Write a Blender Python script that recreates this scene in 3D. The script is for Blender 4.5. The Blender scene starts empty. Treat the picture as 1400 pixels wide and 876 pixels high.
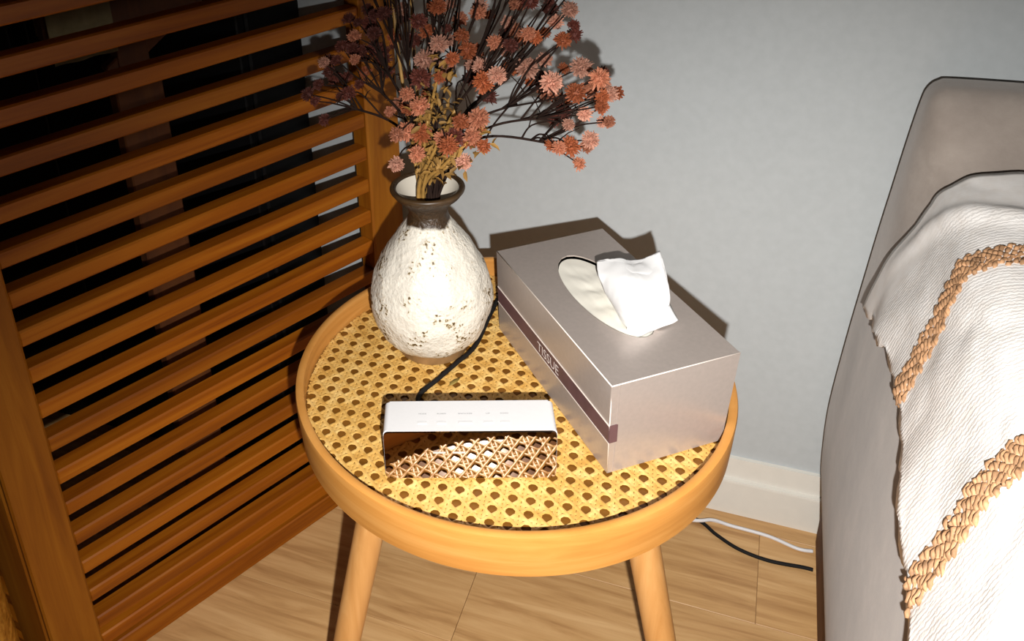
import bpy, bmesh, math, random
from mathutils import Vector, Matrix, noise
random.seed(11)
scene = bpy.context.scene
col = scene.collection

# ------------------------------------------------------------------ camera, world, flash, exposure
# world: X along the grey wall, Y towards it (wall face at Y = 1.13), Z up from the floor
cam_d = bpy.data.cameras.new('camera')
cam = bpy.data.objects.new('camera', cam_d); col.objects.link(cam)
CR = Vector((0.9278, 0.3699, -0.0489)); CF = Vector((-0.3538, 0.8306, -0.4300))
CR.normalize(); CF = (CF - CR * CF.dot(CR)).normalized(); CU = CR.cross(CF)
CAM = Vector((0, 0, 1.08684))
cam.matrix_world = Matrix(((CR.x, CU.x, -CF.x, CAM.x), (CR.y, CU.y, -CF.y, CAM.y), (CR.z, CU.z, -CF.z, CAM.z), (0, 0, 0, 1)))
cam_d.sensor_width = 36.0
cam_d.lens = 1246.13 / 1400 * 36
cam_d.shift_x = (700 - 540.08) / 1400
cam_d.shift_y = (231.1 - 438) / 1400
cam_d.clip_start = 0.02
scene.camera = cam

world = bpy.data.worlds.new('room_ambient'); scene.world = world
world.use_nodes = True
bg = world.node_tree.nodes['Background']
bg.inputs[0].default_value = (1.0, 0.80, 0.66, 1); bg.inputs[1].default_value = 0.028

fl = bpy.data.lights.new('camera_flash', 'SPOT')
fl.energy = 80; fl.color = (1.0, 0.97, 0.93)
fl.spot_size = math.radians(100); fl.spot_blend = 1.0; fl.shadow_soft_size = 0.006
flash = bpy.data.objects.new('camera_flash', fl); col.objects.link(flash)
flash.location = CAM + CR * 0.032 - CU * 0.076
aim = Vector((0.03, 0.86, 0.0)) - flash.location
flash.rotation_euler = aim.to_track_quat('-Z', 'Y').to_euler()

scene.view_settings.view_transform = 'Standard'
scene.view_settings.look = 'None'
scene.view_settings.gamma = 1.0
scene.view_settings.exposure = 0.0
scene.view_settings.use_curve_mapping = False

# ------------------------------------------------------------------ helpers
def tag(o, label=None, cat=None, group=None, kind=None):
    if label: o['label'] = label
    if cat: o['category'] = cat
    if group: o['group'] = group
    if kind: o['kind'] = kind
    return o

def link(name, me, mat=None, parent=None):
    o = bpy.data.objects.new(name, me); col.objects.link(o)
    if mat is not None and me is not None:
        me.materials.clear(); me.materials.append(mat)
    if parent is not None: o.parent = parent
    return o

def empty(name, loc=(0, 0, 0), rz=0.0):
    o = bpy.data.objects.new(name, None); col.objects.link(o)
    o.location = loc; o.rotation_euler = (0, 0, rz); o.empty_display_size = 0.03
    return o

def bm_mesh(bm, name, smooth=False):
    bmesh.ops.recalc_face_normals(bm, faces=bm.faces[:])
    me = bpy.data.meshes.new(name); bm.to_mesh(me); bm.free()
    if smooth:
        for p in me.polygons: p.use_smooth = True
    return me

def py_mesh(name, v, f, smooth=True):
    me = bpy.data.meshes.new(name); me.from_pydata([tuple(p) for p in v], [], f); me.update()
    if smooth:
        for p in me.polygons: p.use_smooth = True
    return me

def box_mesh(name, lo, hi, bev=0.0, seg=1):
    bm = bmesh.new()
    bmesh.ops.create_cube(bm, size=1.0)
    for v in bm.verts:
        v.co = Vector([lo[i] if v.co[i] < 0 else hi[i] for i in range(3)])
    if bev: bmesh.ops.bevel(bm, geom=bm.edges[:], offset=bev, segments=seg, profile=0.5, affect='EDGES')
    return bm_mesh(bm, name)

def lathe_mesh(name, prof, n=64, closed=False, fn=None, smooth=True, caps=(True, True)):
    v, f = [], []
    m = len(prof)
    for i in range(n):
        a = 2 * math.pi * i / n
        for j, (r, z) in enumerate(prof):
            rr = fn(a, r, z, j) if fn else r
            v.append((rr * math.cos(a), rr * math.sin(a), z))
    for i in range(n):
        k = (i + 1) % n
        for j in range(m if closed else m - 1):
            l = (j + 1) % m
            f.append((i * m + j, k * m + j, k * m + l, i * m + l))
    if not closed:
        if caps[0] and prof[0][0] > 1e-5: f.append(tuple(i * m for i in range(n))[::-1])
        if caps[1] and prof[-1][0] > 1e-5: f.append(tuple(i * m + m - 1 for i in range(n)))
    return py_mesh(name, v, f, smooth)

def sharp(me, deg=35):
    try: me.set_sharp_from_angle(angle=math.radians(deg))
    except Exception: pass
    return me

def tube_data(pts, radii, sides=6):
    """verts/faces of a tube along pts"""
    v, f = [], []
    pts = [Vector(p) for p in pts]
    if not hasattr(radii, '__len__'): radii = [radii] * len(pts)
    up = Vector((0.3, 0.2, 0.93))
    for i, p in enumerate(pts):
        t = (pts[min(i + 1, len(pts) - 1)] - pts[max(i - 1, 0)])
        if t.length < 1e-9: t = Vector((0, 0, 1))
        t.normalize()
        if abs(t.dot(up)) > 0.98: up = Vector((0.9, 0.3, 0.1))
        a = t.cross(up).normalized(); b = t.cross(a)
        up = -(b if b.dot(up) < 0 else -b) if False else up
        for k in range(sides):
            w = 2 * math.pi * k / sides
            v.append(p + (a * math.cos(w) + b * math.sin(w)) * radii[i])
    for i in range(len(pts) - 1):
        for k in range(sides):
            l = (k + 1) % sides
            f.append((i * sides + k, i * sides + l, (i + 1) * sides + l, (i + 1) * sides + k))
    f.append(tuple(range(sides))[::-1]); f.append(tuple((len(pts) - 1) * sides + k for k in range(sides)))
    return v, f

def merge(lst):
    V, F = [], []
    for v, f in lst:
        o = len(V); V += v; F += [tuple(i + o for i in q) for q in f]
    return V, F

def catmull(P, n):
    P = [Vector(p) for p in P]; out = []
    for i in range(len(P) - 1):
        a, b, c, d = P[max(i - 1, 0)], P[i], P[i + 1], P[min(i + 2, len(P) - 1)]
        for k in range(n):
            t = k / n
            out.append(0.5 * ((2 * b) + (c - a) * t + (2 * a - 5 * b + 4 * c - d) * t * t + (3 * b - a - 3 * c + d) * t ** 3))
    out.append(P[-1]); return out

def lerp_tab(tab, x):
    if x <= tab[0][0]: return tab[0][1]
    for (a, b), (c, d) in zip(tab, tab[1:]):
        if x <= c:
            t = (x - a) / (c - a); t = t * t * (3 - 2 * t)
            return b + (d - b) * t
    return tab[-1][1]

def sstep(a, b, x):
    t = max(0, min(1, (x - a) / (b - a))); return t * t * (3 - 2 * t)     # also falls when b < a

# ------------------------------------------------------------------ materials
def mat_base(name):
    m = bpy.data.materials.new(name); m.use_nodes = True
    nt = m.node_tree; return m, nt, nt.nodes['Principled BSDF']

def N(nt, typ, **kw):
    n = nt.nodes.new(typ)
    for k, v in kw.items(): setattr(n, k, v)
    return n

def ramp(nt, stops):
    r = N(nt, 'ShaderNodeValToRGB')
    e = r.color_ramp.elements
    while len(e) < len(stops): e.new(0.5)
    for el, (p, c) in zip(e, stops):
        el.position = p; el.color = (c[0], c[1], c[2], 1)
    return r

def coords(nt, scale, rot=(0, 0, 0), kind='Object', loc=(0, 0, 0)):
    tc = N(nt, 'ShaderNodeTexCoord'); mp = N(nt, 'ShaderNodeMapping')
    mp.inputs['Scale'].default_value = scale; mp.inputs['Rotation'].default_value = rot
    mp.inputs['Location'].default_value = loc
    nt.links.new(tc.outputs[kind], mp.inputs[0]); return mp.outputs[0]

def bump(nt, b, h, strength, dist=0.001):
    bp = N(nt, 'ShaderNodeBump'); bp.inputs['Strength'].default_value = strength; bp.inputs['Distance'].default_value = dist
    nt.links.new(h, bp.inputs['Height']); nt.links.new(bp.outputs[0], b.inputs['Normal'])

def per_object(nt, vec):
    """offset the texture by the object's random number so that copies differ"""
    oi = N(nt, 'ShaderNodeObjectInfo'); ml = N(nt, 'ShaderNodeMath', operation='MULTIPLY'); ml.inputs[1].default_value = 37.0
    nt.links.new(oi.outputs['Random'], ml.inputs[0])
    ad = N(nt, 'ShaderNodeVectorMath', operation='ADD')
    nt.links.new(vec, ad.inputs[0]); nt.links.new(ml.outputs[0], ad.inputs[1]); return ad.outputs[0]

def wood(name, dark, mid, light, scale, rough=0.45, grain=0.25, spread=0.08, rot=(0, 0, 0), spec=0.4):
    m, nt, b = mat_base(name)
    v = per_object(nt, coords(nt, scale, rot))
    n1 = N(nt, 'ShaderNodeTexNoise'); n1.inputs['Scale'].default_value = 1.0; n1.inputs['Detail'].default_value = 7; n1.inputs['Roughness'].default_value = 0.6
    n1.inputs['Distortion'].default_value = 0.6
    nt.links.new(v, n1.inputs['Vector'])
    r = ramp(nt, [(0.28, dark), (0.5, mid), (0.72, light)])
    nt.links.new(n1.outputs['Fac'], r.inputs[0])
    hv = N(nt, 'ShaderNodeHueSaturation'); oi = N(nt, 'ShaderNodeObjectInfo'); mr = N(nt, 'ShaderNodeMapRange')
    mr.inputs[3].default_value = 1 - spread; mr.inputs[4].default_value = 1 + spread
    nt.links.new(oi.outputs['Random'], mr.inputs[0]); nt.links.new(mr.outputs[0], hv.inputs['Value'])
    nt.links.new(r.outputs[0], hv.inputs['Color']); nt.links.new(hv.outputs[0], b.inputs['Base Color'])
    b.inputs['Roughness'].default_value = rough; b.inputs['Specular IOR Level'].default_value = spec
    bump(nt, b, n1.outputs['Fac'], grain, 0.0006)
    return m

def plain(name, c, rough=0.5, metal=0.0, noise_amt=0.0, nscale=40, bump_s=0.0, spec=0.5):
    m, nt, b = mat_base(name)
    b.inputs['Base Color'].default_value = (*c, 1); b.inputs['Roughness'].default_value = rough; b.inputs['Metallic'].default_value = metal
    b.inputs['Specular IOR Level'].default_value = spec
    if noise_amt or bump_s:
        n1 = N(nt, 'ShaderNodeTexNoise'); n1.inputs['Scale'].default_value = nscale; n1.inputs['Detail'].default_value = 5
        nt.links.new(coords(nt, (1, 1, 1)), n1.inputs['Vector'])
        if noise_amt:
            r = ramp(nt, [(0.3, [x * (1 - noise_amt) for x in c]), (0.7, [min(1, x * (1 + noise_amt)) for x in c])])
            nt.links.new(n1.outputs['Fac'], r.inputs[0]); nt.links.new(r.outputs[0], b.inputs['Base Color'])
        if bump_s: bump(nt, b, n1.outputs['Fac'], bump_s, 0.001)
    return m

MAT = {}
MAT['wall'] = plain('wall_paint', (0.455, 0.487, 0.50), 0.75, 0, 0.03, 90, 0.12, 0.25)
MAT['base'] = plain('skirting_white', (0.70, 0.68, 0.62), 0.5, 0, 0.02, 60, 0.04)
MAT['teak'] = wood('teak_slat', (0.17, 0.038, 0.0015), (0.29, 0.079, 0.0025), (0.38, 0.125, 0.007), (3, 60, 60), 0.5, 0.3, 0.14, spec=0.25)
MAT['teak_v'] = wood('teak_upright', (0.20, 0.056, 0.0033), (0.31, 0.102, 0.006), (0.40, 0.15, 0.012), (45, 60, 3), 0.5, 0.3, 0.1, spec=0.25)
MAT['beech'] = wood('beech_rim', (0.43, 0.175, 0.034), (0.53, 0.235, 0.052), (0.62, 0.305, 0.085), (5, 5, 70), 0.38, 0.15, 0.02)
MAT['beech_leg'] = wood('beech_leg', (0.47, 0.215, 0.060), (0.55, 0.27, 0.085), (0.62, 0.335, 0.125), (60, 60, 4), 0.45, 0.15, 0.03)
MAT['board'] = wood('tray_board', (0.12, 0.045, 0.006), (0.17, 0.068, 0.010), (0.22, 0.09, 0.016), (6, 60, 60), 0.16, 0.05, 0.02)
MAT['plank'] = wood('floor_plank', (0.36, 0.185, 0.068), (0.54, 0.315, 0.130), (0.67, 0.425, 0.20), (5, 60, 60), 0.42, 0.12, 0.05)
MAT['joint'] = plain('floor_joint', (0.32, 0.19, 0.085), 0.8)

# cane strands: pale straw with tiny variation
def cane_mat():
    m, nt, b = mat_base('cane_straw')
    n1 = N(nt, 'ShaderNodeTexNoise'); n1.inputs['Scale'].default_value = 90; n1.inputs['Detail'].default_value = 3
    nt.links.new(coords(nt, (1, 1, 1)), n1.inputs['Vector'])
    r = ramp(nt, [(0.3, (0.53, 0.285, 0.065)), (0.5, (0.64, 0.38, 0.105)), (0.7, (0.75, 0.50, 0.18))])
    nt.links.new(n1.outputs['Fac'], r.inputs[0]); nt.links.new(r.outputs[0], b.inputs['Base Color'])
    b.inputs['Roughness'].default_value = 0.32
    bump(nt, b, n1.outputs['Fac'], 0.1, 0.0004); return m
MAT['cane'] = cane_mat()

def vase_mat():
    """white crackled glaze with brown pits, bare brown clay at neck and foot (heights along the vase)"""
    m, nt, b = mat_base('vase_glaze')
    o = coords(nt, (1, 1, 1))
    big = N(nt, 'ShaderNodeTexNoise'); big.inputs['Scale'].default_value = 34; big.inputs['Detail'].default_value = 5
    pit = N(nt, 'ShaderNodeTexNoise'); pit.inputs['Scale'].default_value = 230; pit.inputs['Detail'].default_value = 3
    for q in (big, pit): nt.links.new(o, q.inputs['Vector'])
    ml = N(nt, 'ShaderNodeMath', operation='MULTIPLY'); nt.links.new(big.outputs['Fac'], ml.inputs[0]); nt.links.new(pit.outputs['Fac'], ml.inputs[1])
    glaze = ramp(nt, [(0.0, (0.70, 0.66, 0.58)), (0.30, (0.67, 0.625, 0.54)), (0.346, (0.58, 0.51, 0.41)), (0.364, (0.28, 0.21, 0.10)), (0.39, (0.10, 0.065, 0.03))])
    nt.links.new(ml.outputs[0], glaze.inputs[0])
    sep = N(nt, 'ShaderNodeSeparateXYZ'); nt.links.new(o, sep.inputs[0])
    wob = N(nt, 'ShaderNodeMath', operation='MULTIPLY_ADD'); wob.inputs[1].default_value = 0.030
    nt.links.new(big.outputs['Fac'], wob.inputs[0]); nt.links.new(sep.outputs['Z'], wob.inputs[2])
    clay = ramp(nt, [(0.0, (0.06, 0.032, 0.012)), (0.5, (0.035, 0.019, 0.008)), (1.0, (0.09, 0.043, 0.014))]); nt.links.new(pit.outputs['Fac'], clay.inputs[0])
    def mask(lo, hi):
        mr = N(nt, 'ShaderNodeMapRange'); mr.inputs[1].default_value = lo; mr.inputs[2].default_value = hi
        nt.links.new(wob.outputs[0], mr.inputs[0]); return mr.outputs[0]
    top = mask(0.176, 0.180)
    mx = N(nt, 'ShaderNodeMix', data_type='RGBA'); nt.links.new(top, mx.inputs['Factor'])
    nt.links.new(glaze.outputs[0], mx.inputs['A']); nt.links.new(clay.outputs[0], mx.inputs['B'])
    nt.links.new(mx.outputs['Result'], b.inputs['Base Color'])
    b.inputs['Roughness'].default_value = 0.45
    bump(nt, b, ml.outputs[0], 0.75, 0.005); return m
MAT['vase'] = vase_mat()
MAT['vase_clay'] = plain('vase_brown_clay', (0.055, 0.030, 0.012), 0.4, 0, 0.35, 60, 0.2)
MAT['vase_foot'] = plain('vase_foot_clay', (0.24, 0.135, 0.055), 0.5, 0, 0.3, 50, 0.15)
def inner_mat():
    m, nt, b = mat_base('vase_inside')
    n1 = N(nt, 'ShaderNodeTexNoise'); n1.inputs['Scale'].default_value = 45; nt.links.new(coords(nt, (1, 1, 1)), n1.inputs['Vector'])
    r = ramp(nt, [(0.0, (0.62, 0.57, 0.48)), (0.60, (0.62, 0.57, 0.48)), (0.66, (0.33, 0.13, 0.03))])
    nt.links.new(n1.outputs['Fac'], r.inputs[0]); nt.links.new(r.outputs[0], b.inputs['Base Color']); b.inputs['Roughness'].default_value = 0.3
    return m
MAT['vase_in'] = inner_mat()

MAT['carton'] = plain('champagne_carton', (0.44, 0.38, 0.345), 0.33, 0.4, 0.04, 220, 0.06)
MAT['carton_edge'] = plain('carton_cut_edge', (0.74, 0.66, 0.60), 0.5)
MAT['ribbon'] = plain('plum_band', (0.115, 0.058, 0.062), 0.5, 0.1, 0.15, 60, 0)
MAT['ink'] = plain('print_white', (0.80, 0.72, 0.70), 0.5)
MAT['tissue'] = plain('tissue_paper', (0.86, 0.86, 0.86), 0.9, 0, 0.01, 60, 0.10, 0.1)
MAT['film'] = plain('opening_film', (0.80, 0.77, 0.68), 0.5, 0, 0.04, 30, 0.1)
MAT['clock_white'] = plain('clock_shell', (0.66, 0.655, 0.66), 0.35, 0, 0.01, 300, 0.05)
MAT['clock_grey'] = plain('clock_print', (0.22, 0.22, 0.23), 0.6)
MAT['clock_dash'] = plain('off_white_dash', (0.5, 0.5, 0.46), 0.4)
def mirror_mat():
    m, nt, b = mat_base('smoked_mirror')
    b.inputs['Base Color'].default_value = (0.45, 0.35, 0.28, 1); b.inputs['Metallic'].default_value = 1.0; b.inputs['Roughness'].default_value = 0.03
    n1 = N(nt, 'ShaderNodeTexNoise'); n1.inputs['Scale'].default_value = 60; nt.links.new(coords(nt, (1, 1, 1)), n1.inputs['Vector'])
    bump(nt, b, n1.outputs['Fac'], 0.01, 0.0005); return m
MAT['mirror'] = mirror_mat()
MAT['cord_black'] = plain('black_rubber', (0.008, 0.0075, 0.0075), 0.7, 0, 0.1, 200, 0, 0.2)
MAT['cord_white'] = plain('white_cord', (0.66, 0.65, 0.66), 0.45, 0, 0.02, 200, 0)
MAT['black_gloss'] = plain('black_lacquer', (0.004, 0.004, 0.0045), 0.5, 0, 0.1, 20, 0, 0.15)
MAT['steel'] = plain('brushed_steel', (0.35, 0.34, 0.33), 0.3, 1.0, 0.05, 80, 0)
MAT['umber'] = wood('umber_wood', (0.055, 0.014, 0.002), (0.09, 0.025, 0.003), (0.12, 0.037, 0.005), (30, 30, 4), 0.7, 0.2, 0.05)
MAT['linen'] = plain('beige_linen', (0.20, 0.165, 0.09), 0.9, 0, 0.1, 120, 0.2, 0.1)
def gold_mat():
    m, nt, b = mat_base('gold_foil')
    n1 = N(nt, 'ShaderNodeTexNoise'); n1.inputs['Scale'].default_value = 26; n1.inputs['Detail'].default_value = 3
    nt.links.new(coords(nt, (1, 1, 1)), n1.inputs['Vector'])
    r = ramp(nt, [(0.3, (0.30, 0.13, 0.01)), (0.7, (0.72, 0.42, 0.06))]); nt.links.new(n1.outputs['Fac'], r.inputs[0])
    nt.links.new(r.outputs[0], b.inputs['Base Color']); b.inputs['Metallic'].default_value = 0.6; b.inputs['Roughness'].default_value = 0.3
    bump(nt, b, n1.outputs['Fac'], 1.0, 0.01); return m
MAT['gold'] = gold_mat()

def suede():
    m, nt, b = mat_base('taupe_suede')
    a = N(nt, 'ShaderNodeTexNoise'); a.inputs['Scale'].default_value = 9; a.inputs['Detail'].default_value = 6; a.inputs['Roughness'].default_value = 0.65
    f = N(nt, 'ShaderNodeTexNoise'); f.inputs['Scale'].default_value = 420; f.inputs['Detail'].default_value = 2
    v = coords(nt, (1, 1, 1))
    nt.links.new(v, a.inputs['Vector']); nt.links.new(v, f.inputs['Vector'])
    r = ramp(nt, [(0.3, (0.265, 0.222, 0.192)), (0.55, (0.345, 0.295, 0.257)), (0.75, (0.45, 0.39, 0.345))])
    nt.links.new(a.outputs['Fac'], r.inputs[0]); nt.links.new(r.outputs[0], b.inputs['Base Color'])
    b.inputs['Roughness'].default_value = 0.85; b.inputs['Sheen Weight'].default_value = 0.25; b.inputs['Specular IOR Level'].default_value = 0.2
    bump(nt, b, f.outputs['Fac'], 0.25, 0.0006); return m
MAT['suede'] = suede()

def knit():
    """white woven throw: weft rows across the UV, smooth hem strip at its far end"""
    m, nt, b = mat_base('woven_throw')
    uv = N(nt, 'ShaderNodeUVMap'); sep = N(nt, 'ShaderNodeSeparateXYZ'); nt.links.new(uv.outputs[0], sep.inputs[0])
    nz = N(nt, 'ShaderNodeTexNoise'); nz.inputs['Scale'].default_value = 60; nt.links.new(uv.outputs[0], nz.inputs['Vector'])
    wv = N(nt, 'ShaderNodeTexWave', wave_type='BANDS', bands_direction='Y'); wv.inputs['Scale'].default_value = 70
    wv.inputs['Distortion'].default_value = 4.5; wv.inputs['Detail'].default_value = 2; wv.inputs['Detail Scale'].default_value = 3
    nt.links.new(uv.outputs[0], wv.inputs['Vector'])
    vr = N(nt, 'ShaderNodeTexVoronoi'); mp = N(nt, 'ShaderNodeMapping'); mp.inputs['Scale'].default_value = (110, 220, 1)
    nt.links.new(uv.outputs[0], mp.inputs[0]); nt.links.new(mp.outputs[0], vr.inputs['Vector']); vr.inputs['Scale'].default_value = 1.0
    ad = N(nt, 'ShaderNodeMath', operation='SUBTRACT'); nt.links.new(wv.outputs['Fac'], ad.inputs[0]); nt.links.new(vr.outputs['Distance'], ad.inputs[1])
    hem = N(nt, 'ShaderNodeMapRange'); hem.inputs[1].default_value = 0.885; hem.inputs[2].default_value = 0.905; hem.inputs[3].default_value = 1; hem.inputs[4].default_value = 0.08
    nt.links.new(sep.outputs['Y'], hem.inputs[0])
    ml = N(nt, 'ShaderNodeMath', operation='MULTIPLY'); nt.links.new(ad.outputs[0], ml.inputs[0]); nt.links.new(hem.outputs[0], ml.inputs[1])
    r = ramp(nt, [(0.25, (0.82, 0.775, 0.73)), (0.6, (0.89, 0.86, 0.83))]); nt.links.new(nz.outputs['Fac'], r.inputs[0])
    nt.links.new(r.outputs[0], b.inputs['Base Color']); b.inputs['Roughness'].default_value = 0.9; b.inputs['Specular IOR Level'].default_value = 0.15
    bump(nt, b, ml.outputs[0], 0.22, 0.0011); return m
MAT['knit'] = knit()
MAT['yarn'] = plain('tan_yarn', (0.37, 0.205, 0.105), 0.65, 0, 0.45, 120, 0.2, 0.3)

def petal_mat(name, a, c):
    m, nt, b = mat_base(name)
    n1 = N(nt, 'ShaderNodeTexNoise'); n1.inputs['Scale'].default_value = 170; nt.links.new(per_object(nt, coords(nt, (1, 1, 1))), n1.inputs['Vector'])
    r = ramp(nt, [(0.3, a), (0.7, c)]); nt.links.new(n1.outputs['Fac'], r.inputs[0])
    hv = N(nt, 'ShaderNodeHueSaturation'); oi = N(nt, 'ShaderNodeObjectInfo'); mr = N(nt, 'ShaderNodeMapRange')
    mr.inputs[3].default_value = 0.7; mr.inputs[4].default_value = 1.2
    nt.links.new(oi.outputs['Random'], mr.inputs[0]); nt.links.new(mr.outputs[0], hv.inputs['Value']); nt.links.new(r.outputs[0], hv.inputs['Color'])
    nt.links.new(hv.outputs[0], b.inputs['Base Color']); b.inputs['Roughness'].default_value = 0.7; return m
PET = [petal_mat('petal_brick', (0.26, 0.055, 0.016), (0.40, 0.11, 0.036)),
       petal_mat('petal_salmon', (0.36, 0.115, 0.055), (0.52, 0.205, 0.115)),
       petal_mat('petal_dusty_pink', (0.44, 0.185, 0.12), (0.58, 0.31, 0.22)),
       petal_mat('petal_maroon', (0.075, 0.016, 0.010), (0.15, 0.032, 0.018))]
MAT['stem_dark'] = plain('dark_stem', (0.020, 0.0095, 0.0065), 0.85, 0, 0.3, 90, 0.2, 0.2)
MAT['stem_straw'] = plain('straw_stem', (0.42, 0.235, 0.060), 0.5, 0, 0.25, 70, 0.2)
MAT['leaf_ochre'] = petal_mat('leaf_ochre', (0.19, 0.092, 0.016), (0.40, 0.22, 0.05))
MAT['leaf_olive'] = plain('fallen_leaf_olive', (0.23, 0.16, 0.035), 0.6, 0, 0.2, 200, 0)

# ------------------------------------------------------------------ the room
WY = 1.13
fo = link('floor', box_mesh('floor', (-2.0, -1.6, -0.03), (2.2, WY + 0.02, -0.0025)), MAT['joint']); tag(fo, 'pale oak plank floor laid parallel to the grey wall', kind='structure')
edges = [0.77 + 0.16 * k for k in range(-14, 4)]
joints = {0.77: [-1.62, -0.285, 0.95], 0.93: [-1.2, 0.087, 1.3], 0.61: [-0.75, 0.52, 1.7], 0.45: [-1.4, -0.1, 1.1]}
for y0 in edges:
    y1 = min(y0 + 0.16, WY)
    if y1 - y0 < 0.01: continue
    k = round(y0, 2)
    js = joints.get(k) or [-2 + ((abs(k) * 7.31) % 1.0) + 0.2 + 1.22 * i for i in range(3)]
    xs = [-2.0] + [j for j in js if -1.95 < j < 2.15] + [2.2]
    for a, b_ in zip(xs, xs[1:]):
        g = 0.0003
        me = box_mesh('plank', (a + g, y0 + g, -0.010), (b_ - g, y1 - g, 0.0), 0.0004)
        link('plank', me, MAT['plank'], fo)

w = link('wall_back', box_mesh('wall_back', (-2.0, WY, -0.03), (2.2, WY + 0.1, 2.5)), MAT['wall']); tag(w, 'plain pale grey painted wall behind the table', kind='structure')
w = link('wall_left', box_mesh('wall_left', (-2.1, -1.6, -0.03), (-2.0, WY + 0.1, 2.5)), MAT['wall']); tag(w, 'pale grey painted side wall behind the folding screen', kind='structure')
prof = [(0, 0), (0, 0.1), (-0.006, 0.0995), (-0.007, 0.064), (-0.0135, 0.063), (-0.014, 0.060), (-0.014, 0)]
v = [(x, WY + p[0], p[1]) for x in (-1.99, 2.2) for p in prof]; n_ = len(prof)
f = [(i, (i + 1) % n_, n_ + (i + 1) % n_, n_ + i) for i in range(n_)] + [tuple(range(n_))[::-1], tuple(range(n_, 2 * n_))]
bb = link('baseboard_back', py_mesh('baseboard_back', v, f, False), MAT['base']); tag(bb, 'white stepped skirting board along the grey wall', kind='structure')

# ------------------------------------------------------------------ sofa at the right
sofa = empty('sofa', (0.15, 0.6, 0))
tag(sofa, 'taupe suede sofa standing against the grey wall, throw over its arm', 'sofa')
def sofa_part(name, me, mat):
    for vv in me.vertices: vv.co -= Vector((0.15, 0.6, 0))
    return link(name, me, mat, sofa)
# outlines (x, z) from the lower outer edge up and over: the arm leans inwards, the back corner is crisp
ARM_SEC = [(0.160, 0.098), (0.152, 0.125), (0.147, 0.17), (0.144, 0.25), (0.147, 0.36), (0.153, 0.44), (0.159, 0.487), (0.170, 0.538), (0.183, 0.584), (0.195, 0.618), (0.207, 0.638), (0.226, 0.649), (0.258, 0.654), (0.30, 0.655)]
BACK_SEC = [(0.160, 0.098), (0.152, 0.125), (0.147, 0.17), (0.144, 0.25), (0.149, 0.36), (0.155, 0.45), (0.160, 0.52), (0.165, 0.58), (0.170, 0.64), (0.175, 0.688), (0.179, 0.706), (0.188, 0.7155), (0.205, 0.7185), (0.30, 0.719)]
def sec_pts(sec):
    return catmull([(a, b, 0) for a, b in sec], 4)
ARM_P, BACK_P = sec_pts(ARM_SEC), sec_pts(BACK_SEC)
def arm_ring(y):
    up = sstep(0.975, 1.065, y)
    e2 = max(0.0, (y - 1.090) / 0.018)
    dn = 0.016 * (1 - math.sqrt(max(0, 1 - min(1, e2) ** 2)))
    fr = max(0.0, (0.13 - y) / 0.05); dx = 0.05 * (1 - math.sqrt(max(0, 1 - min(1, fr) ** 2)))
    pts = []
    for a, b in zip(ARM_P, BACK_P):
        p = a.lerp(b, up); k = sstep(0.1, 0.6, p.y)
        pts.append((p.x + dx * 0.6 + dn * 0.5, p.y - (dx + dn) * k))
    h = pts[-1][1]
    pts.append((0.34, h))
    for k in range(6):
        a = math.pi / 2 * k / 5
        pts.append((0.38 + 0.03 * math.sin(a), h - 0.03 + 0.03 * math.cos(a)))
    pts.append((0.41, 0.3)); pts.append((0.41, 0.098))
    return [(p[0], y, p[1]) for p in pts]
ys = [0.08, 0.084, 0.09, 0.10, 0.115, 0.13] + [0.13 + 0.06 * i for i in range(1, 14)] + [0.96 + 0.008 * i for i in range(0, 16)] + [1.09, 1.095, 1.10, 1.104, 1.107]
v, f = [], []
for y in ys: v += arm_ring(y)
m_ = len(arm_ring(0.5))
for i in range(len(ys) - 1):
    for j in range(m_):
        k = (j + 1) % m_
        f.append((i * m_ + j, i * m_ + k, (i + 1) * m_ + k, (i + 1) * m_ + j))
f.append(tuple(range(m_))); f.append(tuple((len(ys) - 1) * m_ + j for j in range(m_))[::-1])
me = py_mesh('arm', v, f); bm = bmesh.new(); bm.from_mesh(me); me = sharp(bm_mesh(bm, 'arm', True), 50)
sofa_part('arm', me, MAT['suede'])
me2 = box_mesh('arm', (1.18, 0.1, 0.1), (1.44, 1.1, 0.65), 0.05, 4); sofa_part('arm', me2, MAT['suede'])
sofa_part('backrest', box_mesh('backrest', (0.412, 0.93, 0.30), (1.178, 1.105, 0.722), 0.03, 4), MAT['suede'])
sofa_part('seat_cushion', box_mesh('seat_cushion', (0.414, 0.09, 0.30), (1.176, 0.925, 0.44), 0.03, 4), MAT['suede'])
sofa_part('seat_frame', box_mesh('seat_frame', (0.412, 0.11, 0.101), (1.178, 1.10, 0.298), 0.006, 2), MAT['suede'])
sofa_part('plinth', box_mesh('plinth', (0.162, 0.12, 0.0), (1.42, 1.10, 0.1), 0.003, 1), MAT['umber'])

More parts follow.
